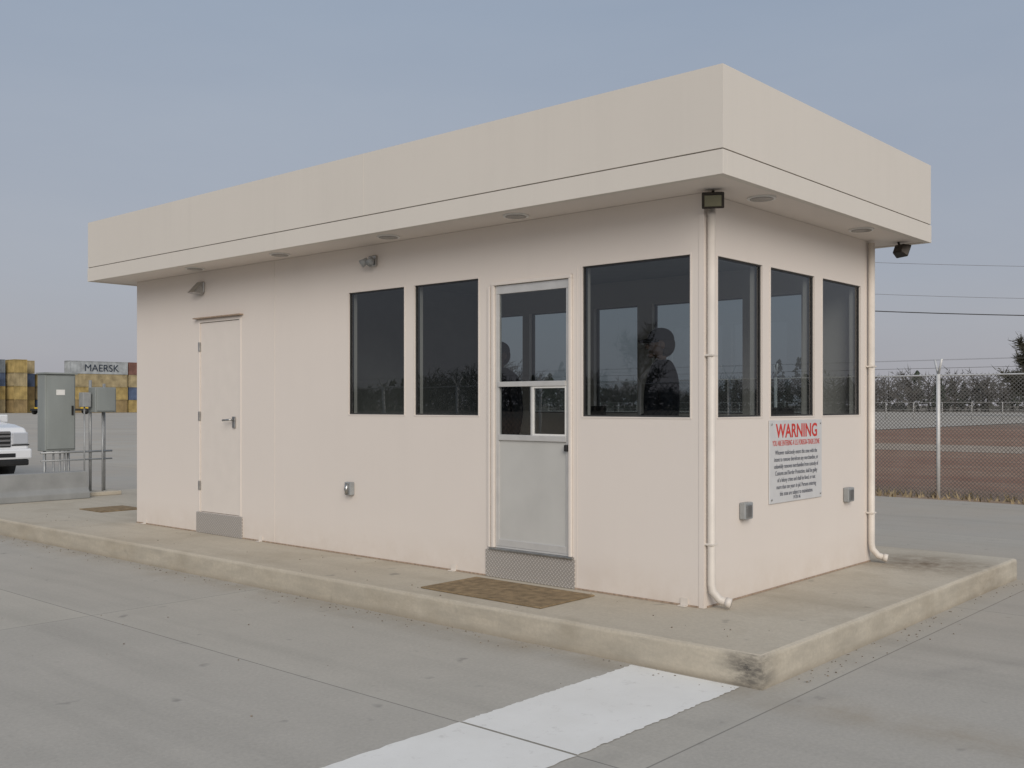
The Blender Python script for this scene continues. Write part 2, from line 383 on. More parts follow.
# ---------------------------------------------------------------- guard booth
B=empty('guard_booth')
FL=.41; ZS=1.485; ZT=2.60; TOP=3.008
def holewall(name,axis,c0,c1,u0,u1,z0,z1,holes,mat,parent):
    us=sorted(set([u0,u1]+[h[0] for h in holes]+[h[1] for h in holes]))
    zs=sorted(set([z0,z1]+[h[2] for h in holes]+[h[3] for h in holes]))
    bm=bmesh.new(); cache={}
    def V(i,j,k):
        key=(i,j,k)
        if key not in cache:
            c=(c0,c1)[k]; p=(c,us[i],zs[j]) if axis=='x' else (us[i],c,zs[j])
            cache[key]=bm.verts.new(p)
        return cache[key]
    def solid(i,j):
        if i<0 or j<0 or i>=len(us)-1 or j>=len(zs)-1: return False
        um=(us[i]+us[i+1])/2; zm=(zs[j]+zs[j+1])/2
        return not any(h[0]<um<h[1] and h[2]<zm<h[3] for h in holes)
    for i in range(len(us)-1):
        for j in range(len(zs)-1):
            if not solid(i,j): continue
            for k in (0,1): bm.faces.new([V(i,j,k),V(i+1,j,k),V(i+1,j+1,k),V(i,j+1,k)])
            if not solid(i-1,j): bm.faces.new([V(i,j,0),V(i,j,1),V(i,j+1,1),V(i,j+1,0)])
            if not solid(i+1,j): bm.faces.new([V(i+1,j,0),V(i+1,j,1),V(i+1,j+1,1),V(i+1,j+1,0)])
            if not solid(i,j-1): bm.faces.new([V(i,j,0),V(i,j,1),V(i+1,j,1),V(i+1,j,0)])
            if not solid(i,j+1): bm.faces.new([V(i,j+1,0),V(i,j+1,1),V(i+1,j+1,1),V(i+1,j+1,0)])
    bmesh.ops.recalc_face_normals(bm,faces=bm.faces)
    me=bpy.data.meshes.new(name); bm.to_mesh(me); bm.free()
    return mkobj(name,me,mat,parent)
XE=2.81; YE=7.62; T=.10
fw=[(.105,1.035,ZS,ZT),(2.10,2.86,ZS,ZT),(2.99,3.745,ZS,ZT)]
holewall('front_wall','x',0,T,0,YE,.19,TOP,fw+[(1.125,1.945,.415,2.555),(5.50,6.27,.415,2.48)],M_wall,B)
ew=[(.185,.825,ZS,ZT),(.955,1.695,ZS,ZT),(1.845,2.60,ZS,ZT)]
holewall('end_wall','y',.001,T,T,XE-T,.19,TOP,ew,M_wall,B)
bw=[(.6,1.1,ZS,ZT),(1.2,2.23,ZS,ZT),(2.41,2.97,ZS,ZT),(3.33,3.88,ZS,ZT),(3.98,4.42,ZS,ZT)]
holewall('rear_wall','x',XE-T,XE,0,YE,.19,TOP,bw,M_wall,B)
box('far_end_wall',(T,YE-T,.19),(XE-T,YE-.001,TOP),M_wall,B)
box('partition_wall',(T+.002,4.6,.415),(XE-T-.002,4.7,TOP-.1),M_int,B)
box('floor_slab',(T+.001,T+.001,.20),(XE-T-.001,YE-T-.001,FL),M_floor,B)
box('ceiling',(T+.001,T+.001,2.86),(XE-T-.001,YE-T-.001,2.9),M_int,B)
box('liner_end',(T+.01,T+.002,FL),(XE-T-.01,T+.012,ZS-.02),M_int,B)
boxes('corner_trim',[((-.004,-.004,.192),(.035,.0,TOP)),((-.004,.0,.192),(0,.035,TOP))],M_wall,B)
boxes('base_flashing',[((-.006,.04,.191),(-.001,1.10,.203)),((-.006,2.0,.191),(-.001,5.45,.203)),((-.006,6.3,.191),(-.001,YE,.203)),((.04,-.006,.191),(XE,-.001,.203))],M_rust,B)
boxes('panel_joint_covers',[((-.0025,y-.003,.21),(-.0005,y+.003,z)) for y,z in ((1.083,2.6),(4.9,TOP))],M_doorp,B)

def window(i,axis,c,u0,u1,z0,z1,out):
    d0=c+.012 if out<0 else c-.012-.04; d1=d0+.04
    w=.011
    bs=[]
    for a,b,lo,hi in ((u0,u1,z0,z0+w),(u0,u1,z1-w,z1),(u0,u0+w,z0+w,z1-w),(u1-w,u1,z0+w,z1-w)):
        if axis=='x': bs.append(((d0,a,lo),(d1,b,hi)))
        else: bs.append(((a,d0,lo),(b,d1,hi)))
    boxes('window_frame_%d'%i,bs,M_dark,B)
    g=d0+.008
    a,b=u0+w,u1-w; lo,hi=z0+w,z1-w
    v=[(g,a,lo),(g,b,lo),(g,b,hi),(g,a,hi)] if axis=='x' else [(a,g,lo),(b,g,lo),(b,g,hi),(a,g,hi)]
    pydata('window_glass_%d'%i,v,[(0,1,2,3)],M_glass,B)
    t=.010; p0,p1=(c-.004,c-.0005) if out<0 else (c+.0005,c+.004)
    bs=[]
    for a,b,lo,hi in ((u0-t,u1+t,z0-t,z0),(u0-t,u1+t,z1,z1+t),(u0-t,u0,z0,z1),(u1,u1+t,z0,z1)):
        bs.append(((p0,a,lo),(p1,b,hi)) if axis=='x' else ((a,p0,lo),(b,p1,hi)))
    boxes('window_trim_%d'%i,bs,M_doorp,B)
k=1
for h in fw: window(k,'x',0,*h,-1); k+=1
for h in ew: window(k,'y',.001,*h,-1); k+=1
for h in bw: window(k,'x',XE,*h,1); k+=1

boxes('glazed_door_frame',[((-.020,1.128,.43),(.06,1.153,2.525)),((-.020,1.915,.43),(.06,1.942,2.525)),((-.022,1.128,2.525),(.06,1.942,2.552))],M_doorp,B,bevel=.003)
boxes('glazed_door_leaf',[((.0,1.156,2.455),(.035,1.912,2.522)),((.0,1.156,.445),(.035,1.190,2.455)),((.0,1.876,.445),(.035,1.912,2.455)),
  ((-.012,1.190,1.715),(.035,1.876,1.755)),((-.004,1.520,1.335),(.03,1.540,1.715)),((-.006,1.190,1.290),(.035,1.876,1.335)),((.0,1.190,.445),(.035,1.876,.50))],M_alu,B,bevel=.003)
box('glazed_door_panel',(.010,1.190,.50),(.03,1.876,1.290),M_frost,B)
box('glazed_door_sweep',(.0,1.156,.43),(.03,1.912,.4445),M_alu,B)
for i,(a,b,lo,hi,x) in enumerate([(1.190,1.876,1.755,2.455,.014),(1.190,1.520,1.335,1.715,.012),(1.54,1.876,1.335,1.715,.018)]):
    pydata('glazed_door_glass_%d'%(i+1),[(x,a,lo),(x,b,lo),(x,b,hi),(x,a,hi)],[(0,1,2,3)],M_glass_d,B)
boxes('door_slide_window_frame',[((-.002,1.190,1.70),(.010,1.52,1.715)),((-.002,1.190,1.335),(.010,1.20,1.70)),((-.002,1.510,1.335),(.010,1.52,1.70)),((-.002,1.20,1.335),(.010,1.510,1.347))],M_white,B)
box('door_latch',(-.03,1.16,1.22),(0,1.19,1.27),M_black,B,bevel=.006)
box('threshold_plate',(-.012,1.10,.192),(-.001,2.01,.412),M_diam,B,bevel=.003)
box('threshold_ledge',(-.03,1.11,.413),(.0,1.96,.428),M_metal,B,bevel=.002)
box('glazed_door_side_rail',(-.018,1.960,.43),(-.001,1.985,2.52),M_doorp,B,bevel=.003)

boxes('steel_door_frame',[((-.006,5.48,.415),(.03,5.510,2.49)),((-.006,6.260,.415),(.03,6.29,2.49)),((-.006,5.510,2.46),(.03,6.260,2.49))],M_doorp,B,bevel=.002)
box('steel_door_drip_cap',(-.05,5.44,2.500),(-.001,6.33,2.512),M_rust,B)
box('steel_door_leaf',(.006,5.516,.42),(.045,6.254,2.455),M_doorp,B,bevel=.004)
boxes('steel_door_hinges',[((-.018,6.25,z),(.004,6.272,z+.10)) for z in (.65,1.40,2.15)],M_metal,B,bevel=.004)
box('steel_door_rose',(-.014,5.58,1.33),(.004,5.63,1.45),M_metal,B,bevel=.006)
tube('steel_door_lever',[(-.01,5.605,1.415),(-.055,5.605,1.415),(-.06,5.63,1.415),(-.06,5.73,1.41)],.011,M_metal,B)
box('steel_door_kick_plate',(-.012,5.45,.192),(-.001,6.32,.412),M_diam,B,bevel=.003)

RX0,RX1,RY0,RY1=-.44,3.17,-.40,7.93
ZF=3.165; ZR=3.685
def ring(name,x0,y0,x1,y1,z0,z1,th,mat,parent,bevel=0):
    return boxes(name,[((x0,y0,z0),(x0+th,y1,z1)),((x1-th,y0,z0),(x1,y1,z1)),((x0+th,y0,z0),(x1-th,y0+th,z1)),((x0+th,y1-th,z0),(x1-th,y1,z1))],mat,parent,bevel)
ring('roof_fascia',RX0,RY0,RX1,RY1,ZF,ZR,.06,M_fas,B)
ring('roof_fascia_reveal',RX0+.008,RY0+.008,RX1-.008,RY1-.008,ZF-.009,ZF-.0005,.04,M_shadow,B)  # dark strip set in the gap so the recess reads as shaded
ring('roof_fascia_lower_band',RX0-.004,RY0-.004,RX1+.004,RY1+.004,3.002,ZF-.010,.05,M_fas,B,bevel=.002)
box('soffit',(RX0+.045,RY0+.045,3.010),(RX1-.045,RY1-.045,3.045),M_wall,B)
box('roof_deck',(RX0+.065,RY0+.065,3.5),(RX1-.065,RY1-.065,3.54),M_greybox,B)
boxes('fascia_joint_covers',[((RX0-.0015,y-.004,ZF+.002),(RX0-.0002,y+.004,ZR-.002)) for y in (3.02,)],M_fas,B)
def disc(name,x,y,z,r,h,mat,parent):
    return tube(name,[(x,y,z),(x,y,z-h)],r,mat,parent,n=24,smooth=False)
for i,(x,y) in enumerate([(-.22,1.5),(-.22,2.95),(-.22,4.5),(-.22,6.0),(.42,-.21),(2.12,-.21)]):
    disc('soffit_light_trim_%d'%(i+1),x,y,3.0095,.10,.010,M_white,B)
    disc('soffit_light_lens_%d'%(i+1),x,y,2.999,.080,.004,M_softl,B)
def downspout(nm,x):
    pts=[(x,-.040,2.99),(x,-.040,.36),(x+.0,-.048,.31),(x+.02,-.09,.255),(x+.04,-.15,.237)]
    v,f=tubev(pts,.028,12); o=pydata(nm,v,f,M_pvc,B,smooth=True)
    boxes(nm+'_straps',[((x-.035,-.070,z),(x+.035,-.001,z+.014)) for z in (.62,1.9)],M_pvc,B,bevel=.003)
    tube(nm+'_outlet',[(x+.032,-.13,.243),(x+.044,-.165,.235)],.034,M_pvc,B,12)
downspout('downspout_1',.035); downspout('downspout_2',2.745)
def flood(nm,p,yaw,mat=M_bronze,sc=.85):
    e=empty(nm,p,yaw); e.parent=B; e.scale=(sc,sc,sc)
    v=boxv((-.08,-.045,-.06),(.08,.045,.06)); v=[(a*(1.12 if b<0 else .8),b,c*(1.12 if b<0 else .75)) for a,b,c in v]
    o=pydata(nm+'_housing',v,BF,mat,e,bevel=.01); 
    o2=box(nm+'_lens',(-.065,-.056,-.043),(.065,-.0505,.043),M_lens,e)
    tube(nm+'_bracket',[(0,.02,.05),(0,.04,.10),(0,.10,.11)],.012,mat,e)
    for q in (o,o2): q.rotation_euler=(math.radians(22),0,0)
flood('flood_light_corner',(-.03,-.09,2.945),math.radians(-60))
flood('flood_light_rear',(3.00,-.20,2.94),math.radians(60),sc=.85)
boxes('wall_light_back',[((-.02,6.16,2.78),(-.001,6.30,2.90))],M_metal,B,bevel=.01)
pydata('wall_light_hood',[(-.02,6.17,2.90),(-.02,6.29,2.90),(-.13,6.30,2.78),(-.13,6.16,2.78),(-.02,6.17,2.76),(-.02,6.29,2.76)],[(0,1,2,3),(3,2,5,4),(0,3,4),(1,5,2),(0,4,5,1)],M_metal,B)
boxes('security_light_base',[((-.03,3.34,2.81),(-.001,3.44,2.91))],M_metal,B,bevel=.01)
tube('security_light_head_a',[(-.05,3.36,2.87),(-.10,3.34,2.83)],[.025,.036],M_greybox,B,n=12)
tube('security_light_head_b',[(-.05,3.42,2.87),(-.10,3.45,2.83)],[.025,.036],M_greybox,B,n=12)
box('front_outlet_box',(-.05,3.66,.745),(-.001,3.75,.865),M_greybox,B,bevel=.008)
tube('front_outlet_cover',[(-.05,3.705,.76),(-.065,3.705,.80),(-.05,3.705,.85)],.02,M_metal,B)
for i,x in enumerate((.54,2.30)):
    box('end_outlet_box_%d'%i,(x-.06,-.05,.755),(x+.06,-.001,.875),M_greybox,B,bevel=.008)
    box('end_outlet_plate_%d'%i,(x-.045,-.058,.77),(x+.03,-.0505,.86),M_metal,B,bevel=.004)
boxes('anchor_clips',[((-.045,y,.192),(-.001,y+.06,.198)) for y in (.12,2.35,5.1,7.4)]+[((-.007,y,.198),(-.001,y+.06,.245)) for y in (.12,2.35,5.1,7.4)],M_pvc,B)
boxes('interior_counter',[((.11,.13,1.18),(.62,1.05,1.21)),((.62,.13,1.18),(2.68,.55,1.21)),((.12,.14,FL),(.16,.6,1.18)),((2.6,.14,FL),(2.66,.5,1.18)),((2.15,1.3,1.18),(2.69,4.3,1.21)),((2.6,1.4,FL),(2.66,1.45,1.18)),((2.6,4.2,FL),(2.66,4.25,1.18))],M_int,B)
boxes('interior_monitor',[((1.5,.30,1.26),(1.95,.33,1.55)),((1.68,.31,1.21),(1.76,.36,1.26)),((2.4,2.6,1.26),(2.43,3.05,1.56)),((2.38,2.78,1.21),(2.44,2.86,1.26))],M_black,B)

# ---------------------------------------------------------------- warning sign
SG=empty('warning_sign')
box('sign_panel',(.92,-.010,.83),(1.81,-.0015,1.455),simple('sign_face',(.60,.60,.60),.45,var=.05,scale=8),SG,bevel=.002)
M_red=simple('sign_red',(.58,.05,.04),.5,var=.1); M_ink=simple('sign_ink',(.09,.10,.13),.5,var=.1)
def text(name,s,x,z,size,mat,parent,sx=1,rot=(math.radians(90),0,0),y=-.0115,align='CENTER',off=0):
    c=bpy.data.curves.new(name,'FONT'); c.body=s; c.size=size; c.align_x=align; c.extrude=.0004; c.offset=off
    c.materials.append(mat)
    o=bpy.data.objects.new(name,c); col.objects.link(o); o.parent=parent; o.location=(x,y,z); o.rotation_euler=rot; o.scale=(sx,1,1); return o
text('heading','WARNING',1.375,1.325,.145,M_red,SG,1.0,off=.003)
text('subheading','YOU ARE ENTERING A U.S. FOREIGN-TRADE ZONE',1.365,1.262,.058,M_red,SG,.60,off=0)
lines=['Whoever maliciously enters this zone with the',
'intent to remove therefrom any merchandise, or',
'unlawfully removes merchandise from custody of',
'Customs and Border Protection, shall be guilty',
'of a felony crime and shall be fined, or not',
'more than ten years in jail. Persons entering',
'this zone are subject to examination.']
for i,s in enumerate(lines): text('body_line_%d'%(i+1),s,1.365,1.195-i*.052,.047,M_ink,SG,.80)
text('footer','19 CFR 146',1.365,.848,.036,M_ink,SG,.7)
tubes('bolts',[([(x,-.0105,z),(x,-.016,z)],.008) for x in (.95,1.78) for z in (.86,1.425)],M_metal,SG,8)

box('door_mat',(-.74,.82,.1915),(-.13,2.00,.202),M_mat,None,bevel=.004)
box('door_mat.001',(.25,9.0,.1915),(.85,9.6,.202),M_mat,None,bevel=.004)

# ---------------------------------------------------------------- fences
def wires(x,y0,y1,z0,z1,pitch,rad):
    V=[];Fc=[]; h=z1-z0; n=int((y1-y0+2*h)/pitch)
    def clip(p,q):
        (ya,za),(yb,zb)=p,q
        if ya>yb: ya,za,yb,zb=yb,zb,ya,za
        if yb<=y0 or ya>=y1: return None
        if ya<y0: t=(y0-ya)/(yb-ya); za+=t*(zb-za); ya=y0
        if yb>y1: t=(y1-ya)/(yb-ya); zb=za+t*(zb-za); yb=y1
        return (ya,za,yb,zb)
    for sgn in (1,-1):
        for i in range(n):
            ys=y0-h+i*pitch
            a=(ys,z0); b=(ys+h,z1)
            if sgn<0: a,b=(ys+h,z0),(ys,z1)
            c=clip(a,b)
            if not c: continue
            ya,za,yb,zb=c; xx=x+.003*sgn; m=len(V)
            dy=rad*.7; dz=-rad*.7*(1 if zb>za else -1)
            for (yy,zz) in ((ya,za),(yb,zb)):
                V+= [(xx,yy-dy,zz-dz),(xx,yy+dy,zz+dz),(xx+rad,yy,zz)]
            Fc+=[(m,m+1,m+4,m+3),(m+1,m+2,m+5,m+4),(m+2,m,m+3,m+5)]
    return V,Fc
M_wire=simple('fence_wire',(.15,.145,.14),.6,.3,var=.2,scale=3)
M_galvw=simple('galvanised_post',(.60,.60,.59),.5,.2,var=.1,scale=8)
def fence(name,x,y0,y1,phase,pitch=.065,rad=.0045,h=2.1,posth=2.1,sp=3.05):
    F=empty(name)
    V,Fc=wires(x,y0,y1,.0,h,pitch,rad); pydata('chain_link_mesh',V,Fc,M_wire,F)
    tt=[]
    y=phase
    while y>y0: y-=sp
    y+=sp; ys=[]
    while y<y1: ys.append(y); y+=sp
    for y in ys:
        tt.append(([(x,y,-.05),(x,y,posth)],.036))
        for s in (-1,1): tt.append(([(x,y,posth-.02),(x+s*.12,y+s*.10,posth+.26)],.020))
    tt.append(([(x,y0,h-.02),(x,y1,h-.02)],.014))
    tubes('posts_and_rail',tt,M_galvw,F,8)
    st=[]
    for s in (-1,1):
        for q in (.45,.95):
            st.append(([(x+s*.12*q,y0,posth-.02+.28*q),(x+s*.12*q,y1,posth-.02+.28*q)],.0022))
    tubes('barbed_wire',st,M_wire,F,4)
fence('chain_link_fence',12.0,-24,20,2.56)
fence('chain_link_fence.001',-14.0,-30,30,1.0,pitch=.15,rad=.006)
FF=empty('perimeter_fence')
tt=[]
for i in range(110):
    y=-140+i*3.0
    tt.append(([(105,y,-.05),(105,y,1.9)],.06))
tt.append(([(105,-140,1.85),(105,190,1.85)],.03)); tt.append(([(105,-140,1.1),(105,190,1.1)],.018))
M_pale=simple('pale_post',(.42,.415,.40),.7,var=.1)
tubes('posts_and_rails',tt,M_pale,FF,5)

# ---------------------------------------------------------------- trees
def twigs(V,Fc,cx,cy,z0,h,w,n,tw,rng):
    def tri(p,q,wd):
        m=len(V); d=Vector((q[0]-p[0],q[1]-p[1],q[2]-p[2]))
        s=d.cross(Vector((rng.uniform(-1,1),rng.uniform(-1,1),rng.uniform(-.3,.3))))
        if s.length<1e-4: s=Vector((1,0,0))
        s=s.normalized()*wd
        V.extend([(p[0]-s.x,p[1]-s.y,p[2]-s.z),(p[0]+s.x,p[1]+s.y,p[2]+s.z),q]); Fc.append((m,m+1,m+2))
    for k in range(3):
        an=k*2.1; m=len(V)
        V.extend([(cx-math.cos(an)*tw*2.5,cy-math.sin(an)*tw*2.5,z0),(cx+math.cos(an)*tw*2.5,cy+math.sin(an)*tw*2.5,z0),(cx,cy,z0+h*.9)]); Fc.append((m,m+1,m+2))
    for _ in range(n//8):
        a=rng.uniform(0,6.283); t=rng.uniform(.15,.6); el=rng.uniform(.4,1.15)
        ln=h*rng.uniform(.3,.5)*(1-t*.4)
        p=(cx,cy,z0+h*t); q=(cx+math.cos(a)*ln*math.cos(el)*w/h*1.8,cy+math.sin(a)*ln*math.cos(el)*w/h*1.8,min(z0+h,p[2]+ln*math.sin(el)))
        tri(p,q,tw*1.1)
        for _ in range(7):
            s=rng.uniform(.3,1); b=tuple(p[i]+(q[i]-p[i])*s for i in range(3))
            a2=a+rng.uniform(-1.4,1.4); l2=h*rng.uniform(.07,.18); e2=rng.uniform(.0,1.4)
            tri(b,(b[0]+math.cos(a2)*l2*math.cos(e2),b[1]+math.sin(a2)*l2*math.cos(e2),b[2]+l2*math.sin(e2)),tw*.75)
M_twig=simple('bare_woods',(.105,.10,.092),.95,var=.4,scale=.08,spec=.05)
M_pine=simple('pine_woods',(.062,.075,.058),.95,var=.4,scale=.15,spec=.05)
M_twig2=simple('bare_branches',(.085,.082,.062),.95,var=.3,scale=.6,spec=.05)
M_under=simple('undergrowth',(.085,.088,.078),.95,var=.4,scale=.1,spec=.05)
rng=random.Random(3)
V=[];Fc=[];V2=[];F2=[]
for i in range(1000):
    a=i/1000*2*math.pi+rng.uniform(-.004,.004); R=rng.uniform(245,310)
    x,y=R*math.cos(a),R*math.sin(a)
    env=.85+.2*math.sin(a*19)+.15*math.sin(a*43+1)
    h=rng.uniform(8.5,14.5)*max(.6,env)
    if a>math.radians(50) and a<math.radians(75): h*=.55
    if rng.random()<.22:
        # evergreen: short downswept needle clumps around a trunk
        hh=h*.95
        for _ in range(150):
            t=rng.random()**.8; z=hh*(.15+.85*t); rad=hh*.26*(1.08-t)*rng.uniform(.5,1.1); an=rng.uniform(0,6.283)
            px,py=x+rad*math.cos(an),y+rad*math.sin(an); s=rng.uniform(.25,.75); m=len(V2); tt_=rng.uniform(0,3.14)
            V2+=[(px-s*math.cos(tt_),py-s*math.sin(tt_),z-s*.3),(px+s*math.cos(tt_),py+s*math.sin(tt_),z-s*.4),(px,py,z+s*.9)]; F2.append((m,m+1,m+2))
        m=len(V2); V2+=[(x-.2,y,-.05),(x+.2,y,-.05),(x,y,hh)]; F2.append((m,m+1,m+2))
    else: twigs(V,Fc,x,y,-.05,h,h*.8,240,.14,rng)
pydata('tree_line',V,Fc,M_twig); pydata('evergreen_tree_line',V2,F2,M_pine)
V=[];Fc=[]
for i in range(26000):
    a=rng.uniform(0,2*math.pi); R=rng.uniform(255,318); x,y=R*math.cos(a),R*math.sin(a)
    lim=5.5+2.2*math.sin(a*31)+1.2*math.sin(a*77)
    if a>math.radians(50) and a<math.radians(75): lim*=.6
    z=rng.random()**1.3*lim; s=rng.uniform(.3,1.0); t=rng.uniform(0,3.14)
    m=len(V); c,q=math.cos(t)*s,math.sin(t)*s
    V+=[(x-c,y-q,z-.05),(x+c,y+q,z+rng.uniform(-.3,.3)),(x+rng.uniform(-.4,.4),y,z+s*rng.uniform(.8,1.6))]; Fc.append((m,m+1,m+2))
pydata('undergrowth',V,Fc,M_under)
def tree(name,x,y,h,w,n=900,tw=.05,seed=1):
    r=random.Random(seed); V=[];Fc=[]
    E=empty(name,(x,y,0))
    tb=[([(0,0,-.05),(.1,0,h*.3),(0,.1,h*.6),(.05,0,h*.92)],[.22,.17,.09,.02])]
    for i in range(26):
        a=r.uniform(0,6.28); t=r.uniform(.2,.75); ln=w*.5*r.uniform(.6,1.05)*(1.1-t*.6); e=r.uniform(.35,1.0)
        p0=Vector((0,0,h*t)); d=Vector((math.cos(a)*math.cos(e),math.sin(a)*math.cos(e),math.sin(e)))
        p1=p0+d*ln*.5; p2=p0+d*ln+Vector((0,0,ln*.15))
        tb.append(([p0,p1,p2],[.08*(1.1-t),.05*(1.1-t),.01]))
        for j in range(n//26):
            s=r.uniform(.25,1.02); b=p0+(p2-p0)*s; a2=r.uniform(0,6.28); e2=r.uniform(-.3,1.3); l=w*r.uniform(.06,.18)
            q=b+Vector((math.cos(a2)*math.cos(e2),math.sin(a2)*math.cos(e2),math.sin(e2)))*l
            sd_=(q-b).cross(Vector((r.uniform(-1,1),r.uniform(-1,1),r.uniform(-1,1)))).normalized()*tw*.5
            m=len(V); V.extend([tuple(b-sd_),tuple(b+sd_),tuple(q)]); Fc.append((m,m+1,m+2))
            for _ in range(2):
                b2=b+(q-b)*r.uniform(.3,1); q2=b2+Vector((r.uniform(-1,1),r.uniform(-1,1),r.uniform(-.4,1)))*l*.5
                m=len(V); V.extend([tuple(b2-sd_*.6),tuple(b2+sd_*.6),tuple(q2)]); Fc.append((m,m+1,m+2))
    tubes('trunk_and_limbs',tb,M_twig2,E,6)
    pydata('twigs',V,Fc,M_twig2,E)
tree('bare_tree',146.5,36.0,11.0,10,2600,.2,4)
tree('bare_tree.001',152,31.5,12.0,11,2200,.2,5)
for i,(x,y,h) in enumerate([(8,-62,9),(20,-68,11),(30,-60,8),(44,-72,12),(62,-66,10),(-70,30,10),(-75,52,9)]):
    tree('bare_tree.%03d'%(i+2),x,y,h,h*.9,700,.08,20+i)

M_pole=simple('pole_wood',(.12,.095,.07),.9,var=.3,scale=4,streak=(3,3,.4))
def upole(name,x,y,h=10.6,ang=0):
    E=empty(name,(x,y,0),ang)
    tube('pole',[(0,0,-.05),(0,0,h)],[.16,.11],M_pole,E,10)
    boxes('crossarm',[((-1.0,-.06,h-.55),(1.0,.06,h-.43)),((-.5,-.05,7.9),(.5,.05,8.0))],M_pole,E)
    tubes('insulators',[([(dx,0,h-.43),(dx,0,h-.28)],.05) for dx in (-.9,0,.9)],M_greybox,E)
    return E
pa=Vector((52,21.3,0)); pc=Vector((77.5,-7.3,0)); pd=pc+(pc-pa)*1.15
an=math.atan2((pc-pa).y,(pc-pa).x)
for i,p in enumerate((pa,pc,pd)): upole('utility_pole'+('' if i==0 else '.%03d'%i),p.x,p.y,10.2,an)
def sag(a,b,z,s,n=14):
    return [(a.x+(b.x-a.x)*t/n,a.y+(b.y-a.y)*t/n,z-s*4*(t/n)*(1-t/n)) for t in range(n+1)]
M_cable=simple('cable_grey',(.14,.14,.15),.6,var=.1)
for j,(z,s,rr,mt_) in enumerate(((10.0,.35,.012,M_cable),(8.15,.4,.012,M_cable),(7.15,.40,.032,M_black))):
    tubes('power_lines' if j==0 else 'power_lines.%03d'%j,[(sag(a,b,z,s),rr) for a,b in ((pa,pc),(pc,pd))],mt_,None,4)
upole('utility_pole.003',14,-40,10,0); upole('utility_pole.004',55,-46,10,0)
tubes('power_lines.003',[(sag(Vector((14,-40,0)),Vector((55,-46,0)),z,.5),.02) for z in (9.8,8,7)],M_black,None,4)
WB=empty('site_office_building',(-46,16,0))
box('walls',(-4,-7,-.03),(4,7,3.0),simple('office_white',(.6,.6,.58),.7),WB)
pydata('roof',[(-4.4,-7.4,3.0),(4.4,-7.4,3.0),(4.4,7.4,3.0),(-4.4,7.4,3.0),(0,-7.4,4.1),(0,7.4,4.1)],[(0,1,4),(1,2,5,4),(2,3,5),(3,0,4,5)],M_greybox,WB)
boxes('windows_and_door',[((4.0,y,1.0),(4.02,y+1.2,2.1)) for y in (-5.5,-2.5,3.5)]+[((4.0,1.0,0),(4.02,1.95,2.1))],M_dark,WB)

# ---------------------------------------------------------------- shipping containers
def contmesh(name,Lh,col_):
    W_,H_=2.44,2.6; V=[];Fc=[]
    def corr(p0,p1,inn,n):
        p0=Vector(p0);p1=Vector(p1); inn=Vector(inn); m=len(V)
        pts=[]
        for i in range(n):
            for q,dp in ((0,0),(.3,0),(.5,.05),(.8,.05)):
                t=(i+q)/n; p=p0+(p1-p0)*t+inn*dp; pts.append(p)
        pts.append(p1)
        for p in pts: V.append((p.x,p.y,.15)); V.append((p.x,p.y,H_-.12))
        for i in range(len(pts)-1): Fc.append((m+2*i,m+2*i+2,m+2*i+3,m+2*i+1))
    n=int(Lh/.28)
    corr((.08,.04),(Lh-.08,.04),(0,1),n); corr((.08,W_-.04),(Lh-.08,W_-.04),(0,-1),n)
    corr((.04,.08),(.04,W_-.08),(1,0),8)
    bl=[]
    for x in (0,Lh-.14):
        for y in (0,W_-.14): bl.append(((x,y,0),(x+.14,y+.14,H_)))
    for y in (.01,W_-.10): bl+= [((.14,y,.02),(Lh-.14,y+.09,.17)),((.14,y,H_-.13),(Lh-.14,y+.09,H_-.01))]
    for x in (.01,Lh-.10): bl+= [((x,.14,.02),(x+.09,W_-.14,.17)),((x,.14,H_-.13),(x+.09,W_-.14,H_-.01))]
    bl.append(((.1,.1,H_-.06),(Lh-.1,W_-.1,H_-.03)))
    bl.append(((Lh-.07,.14,.17),(Lh-.04,W_-.14,H_-.13)))
    for y in (.5,.95,1.45,1.9): bl.append(((Lh-.04,y,.1),(Lh,y+.05,H_-.1)))
    for lo,hi in bl:
        k=len(V); V+=boxv(lo,hi); Fc+=[tuple(i+k for i in q) for q in BF]
    me=bpy.data.meshes.new(name); me.from_pydata(V,[],Fc); me.update()
    me.materials.append(simple(name+'_paint',col_,.7,var=.3,scale=.7,spec=.2)); return me
cols={'yellow':(.36,.27,.11),'tan':(.33,.27,.16),'blue':(.09,.12,.19),'grey':(.33,.35,.36),'rust':(.19,.10,.08),'ochre':(.27,.20,.10),'slate':(.16,.18,.20)}
cm={k:contmesh('container_'+k,12.19,c) for k,c in cols.items()}
nC=[0]
def cont(x,y,lev,kind,rz=0):
    nm='shipping_container'+('' if nC[0]==0 else '.%03d'%nC[0]); nC[0]+=1
    o=bpy.data.objects.new(nm,cm[kind]); col.objects.link(o); o.location=(x,y,.01+lev*2.62); o.rotation_euler=(0,0,rz); return o
R90=math.radians(90)
cx0,cy0=87.2,197.0
for lev,kd in enumerate(['ochre','yellow','tan','grey']):
    c=cont(cx0+.1*(lev%2),cy0,lev,kd)
    if kd=='grey': last=c
t=text('container_lettering','MAERSK',6.6,.55,2.0,simple('lettering_dark',(.02,.03,.05),.6),last,1.0,y=-.02); t.data.extrude=.004
for lev,kds in enumerate([('yellow','blue'),('blue','ochre'),('tan','yellow'),('rust','yellow')]):
    for j,kd in enumerate(kds): cont(cx0+12.6+3.0*j+2.44,cy0+1.5*j,lev,kd,R90)
ky=[('yellow','blue','tan'),('tan','yellow','blue','slate'),('ochre','yellow','tan','yellow'),('yellow','ochre','blue','tan'),('blue','tan','yellow'),('slate','yellow')]
